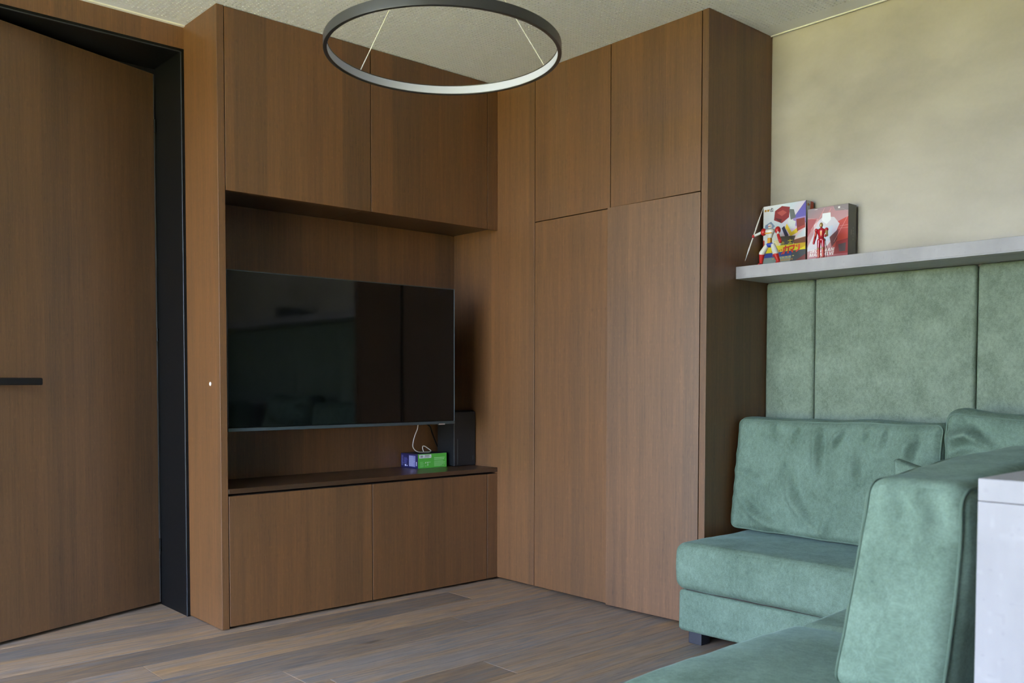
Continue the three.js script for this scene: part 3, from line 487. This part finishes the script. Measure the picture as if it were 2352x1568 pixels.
// a boxed loose cushion, local x along its width, y up, front at -z; wrinkles: [[u, v] points, depth, width]
function cushion(name, label, w, h, d, pos, turn, lean, wrinkles, opt = {}) {
  const t = new THREE.Group(); t.name = numbered(name); t.position.set(...pos); t.rotation.set(0, turn, opt.roll ?? 0, 'YXZ'); scene.add(t); tag(t, label, 'cushion');
  const seed = opt.seed ?? 1, hw = w / 2, hh = h / 2, hd = d / 2;
  const seg = wrinkles.map(([pts, a, s]) => ({ pts: pts.map(([u, v]) => [(u - 0.5) * w, (0.5 - v) * h]), a, s }));
  const dist = (x, y, P) => { let best = 1e9, side = 1, tt = 0; for (let i = 0; i + 1 < P.length; i++) { const [ax, ay] = P[i], [bx, by] = P[i + 1], dx = bx - ax, dy = by - ay, l = dx * dx + dy * dy, f = Math.max(0, Math.min(1, ((x - ax) * dx + (y - ay) * dy) / l)), ex = x - ax - f * dx, ey = y - ay - f * dy, e = Math.hypot(ex, ey); if (e < best) { best = e; side = Math.sign(dx * ey - dy * ex) || 1; tt = (i + f) / (P.length - 1); } } return [best, side, tt]; };
  const deform = (p, n) => {
    const u = p.x / hw, v = p.y / hh, s = Math.sign(p.z), X = p.x, Y = p.y, Z = p.z;
    const b = Math.sqrt(Math.max(0, 1 - u * u)) * Math.sqrt(Math.max(0, 1 - v * v));
    const face = Math.abs(n.z);
    p.z *= (opt.edge ?? 0.8) + (1.18 - (opt.edge ?? 0.8)) * Math.pow(b, 0.6);
    p.x *= 1 - (opt.pinch ?? 0.025) * Math.cos(v * Math.PI / 2) * 0.6; if (opt.flare) p.x -= opt.flare * Math.max(0, -u) * (0.5 - 0.5 * v) ** 1.4; p.y += (opt.sag ?? -0.012) * Math.cos(u * Math.PI / 2) * (v > 0 ? v : 0);
    if (v > 0) p.y += 0.005 * noise3(X * 9 + seed, 2, p.z * 5, 12) * v;
    if (s < 0 || opt.both) {
      let q = 0;
      for (const k of seg) { const [e, side, f] = dist(X, Y, k.pts), win = Math.sin(Math.PI * Math.min(1, Math.max(0, 0.08 + 0.84 * f))); q += k.a * win * (bump(e / k.s) - 0.7 * bump((side * e + 1.6 * k.s) / (1.1 * k.s))); }
      const ed = Math.min(hw - Math.abs(X), hh - Math.abs(Y)), pk = opt.calm ? 0 : bump(ed / 0.07) * 0.007 * noise3(X * 4 + seed, Y * 4, 7, 3) * Math.sin((Math.abs(X) > Math.abs(Y) * w / h ? Y : X) * 95 + 2.5 * noise3(X * 8, Y * 8, seed, 5));
      const rg = opt.calm ? 0 : 0.011 * (1 - Math.abs(noise3(X * 5.5 + Y * 2.5 + seed, Y * 2.1, 2, 15))) ** 6 * Math.min(1, ed / 0.03);
      p.z += -1 * face * (q + pk + rg + 0.0035 * noise3(X * 7 + seed, Y * 7, 1, 6) + 0.0022 * noise3(X * 19 + seed, Y * 15, 3, 6)) * (s < 0 ? 1 : -1);
    }
    p.addScaledVector(n, 0.003 * noise3(X * 11 + seed, Y * 11, p.z * 11, 8));
    if (opt.ends) p.x += Math.abs(n.x) * Math.sign(u) * opt.ends * (noise3(Y * 9, Z * 12, seed, 21) + bump((v - 0.75) / 0.22) * Math.sin(Z * 95 + 2 * noise3(Y * 14, Z * 9, 3, 22)) + 1.4 * (1 - v * v));
    if (opt.bend) p.y += opt.bend(u, v);
    if (opt.belly && s < 0) p.z -= opt.belly * (0.5 - 0.5 * v) ** 1.5;
    p.z += lean * (Y + hh);                       // it leans back while its underside stays flat on the seat
  };
  part('cover', rbox(w, h, d, opt.r ?? 0.035, { k: 5, cell: opt.cell ?? 0.011, uv: [seed * 0.37, seed * 0.21], deform, at: [0, hh, 0] }), opt.mat ?? M.velvet, t);
  for (const s of opt.pipes ?? [-1, 1]) {
    const R = opt.r ?? 0.035, c = Math.SQRT1_2, pts = [], off = R * (1 - c), W = hw - off, Y = hh - off, n = 34;
    const put = (x, y, nx, ny) => { const p = new THREE.Vector3(x, y, s * (hd - off)), nn = new THREE.Vector3(nx * c, ny * c, s * c); deform(p, nn); p.addScaledVector(nn, 0.0012); p.y += hh; pts.push(p); };
    const rc = R * 0.7;
    for (let i = 0; i <= n; i++) put(-W + rc + (2 * W - 2 * rc) * i / n, Y, 0, 1); for (const a of [67, 45, 22]) put(W - rc + rc * Math.cos(a / 57.3), Y - rc + rc * Math.sin(a / 57.3), Math.cos(a / 57.3), Math.sin(a / 57.3));
    for (let i = 0; i <= n / 2; i++) put(W, Y - rc - (2 * Y - 2 * rc) * i / (n / 2), 1, 0); for (const a of [-22, -45, -67]) put(W - rc + rc * Math.cos(a / 57.3), -Y + rc + rc * Math.sin(a / 57.3), Math.cos(a / 57.3), Math.sin(a / 57.3));
    for (let i = 0; i <= n; i++) put(W - rc - (2 * W - 2 * rc) * i / n, -Y, 0, -1); for (const a of [247, 225, 203]) put(-W + rc + rc * Math.cos(a / 57.3), -Y + rc + rc * Math.sin(a / 57.3), Math.cos(a / 57.3), Math.sin(a / 57.3));
    for (let i = 0; i <= n / 2; i++) put(-W, -Y + rc + (2 * Y - 2 * rc) * i / (n / 2), -1, 0); for (const a of [157, 135, 113]) put(-W + rc + rc * Math.cos(a / 57.3), Y - rc + rc * Math.sin(a / 57.3), Math.cos(a / 57.3), Math.sin(a / 57.3));
    part('piping', tube(pts, 0.0032, true, pts.length * 3, 7), opt.mat ?? M.velvet, t);
  }
  return t;
}
const front = Math.PI / 2;     // turned so that the front (-z) faces -x
cushion('back_cushion', 'long green velvet back cushion at the left end of the sofa, beside the wardrobe side', 0.905, 0.492, 0.17, [0.232, 0.425, 1.822], front, 0.13, [
  [[[0.57, 0.05], [0.555, 0.2], [0.545, 0.44]], 0.029, 0.018], [[[0.44, 0.08], [0.48, 0.22]], 0.022, 0.015], [[[0.70, 0.46], [0.65, 0.68], [0.54, 0.92]], 0.029, 0.021], [[[0.98, 0.48], [0.9, 0.5], [0.82, 0.6]], 0.017, 0.015], [[[0.95, 0.7], [0.86, 0.83], [0.72, 0.94]], 0.027, 0.017], [[[0.38, 0.22], [0.36, 0.5]], 0.020, 0.018], [[[0.12, 0.05], [0.15, 0.32]], 0.024, 0.022], [[[0.25, 0.04], [0.26, 0.22]], 0.019, 0.014], [[[0.8, 0.05], [0.78, 0.2]], 0.019, 0.015], [[[0.5, 0.96], [0.47, 0.8]], 0.017, 0.02], [[[0.2, 0.55], [0.27, 0.9]], 0.019, 0.028], [[[0.32, 0.05], [0.34, 0.16]], 0.017, 0.012], [[[0.66, 0.05], [0.68, 0.18]], 0.017, 0.013]], { seed: 1, sag: -0.002 });
cushion('back_cushion', 'plump creased green velvet cushion in the sofa corner, higher than the one beside it', 0.72, 0.545, 0.19, [0.212, 0.434, 2.638], front + 0.05, 0.12, [
  [[[0.97, 0.2], [0.86, 0.15], [0.76, 0.24]], 0.044, 0.02], [[[0.94, 0.34], [0.82, 0.28]], 0.034, 0.017], [[[0.6, 0.08], [0.57, 0.3], [0.6, 0.5]], 0.041, 0.022], [[[0.45, 0.08], [0.42, 0.4]], 0.034, 0.022], [[[0.7, 0.3], [0.73, 0.62]], 0.027, 0.022]], { seed: 5, r: 0.06, sag: -0.03, edge: 0.84 });
cushion('throw_pillow', 'small pointed green velvet pillow peeping over the near sofa cushion', 0.42, 0.37, 0.11, [-0.06, 0.44, 2.43], front + 0.08, 0.2, [[[[0.95, 0.08], [0.8, 0.2]], 0.008, 0.014]], { seed: 8, edge: 0.22, r: 0.012, pinch: 0.05, sag: -0.05, roll: -0.06, pipes: [] });
cushion('back_cushion', 'large blurred green velvet cushion nearest the concrete-look counter, its end facing out', 0.74, 0.444, 0.205, [-1.117, 0.446, 2.898], 0, 0.045, [], { seed: 3, r: 0.04, sag: 0.012, calm: true, edge: 0.92, flare: 0.04, belly: 0.032, ends: 0.006, bend: (u, v) => (v > 0 ? 0.02 * v * u : 0) });
cushion('back_cushion', 'green velvet cushion mostly hidden behind the near sofa cushion at the right edge', 0.74, 0.48, 0.19, [-0.335, 0.438, 2.89], 0, 0.1, [], { seed: 4, r: 0.045, sag: 0.0 });

// ------------------------------------------------------------------ concrete-look counter at the right edge
{
  const t = thing('counter', 'pale concrete-look counter with a thick top at the right edge', 'counter'), x0 = -1.552, z0 = 3.062;
  part('worktop', span(x0, 0.44, 0.8605, 0.9, z0, 3.95, 0.0012, { uv: [0.3, 0.1] }), M.concrete, t); part('end_panel', span(x0, x0 + 0.04, 0.004, 0.8595, z0, 3.95, 0.0012, { uv: [0.9, 0.4] }), M.concrete, t);
  part('back_panel', span(x0 + 0.04, 0.44, 0.004, 0.8595, z0 + 0.002, z0 + 0.02, 0.001, { uv: [0.1, 0.8] }), M.concrete, t);
  part('plinth', span(x0 + 0.06, 0.44, 0, 0.85, z0 + 0.03, 3.9), M.carcass, t);
}

scene.traverse((o) => { if (o.isMesh) o.castShadow = o.receiveShadow = true; });
renderer.render(scene, camera);
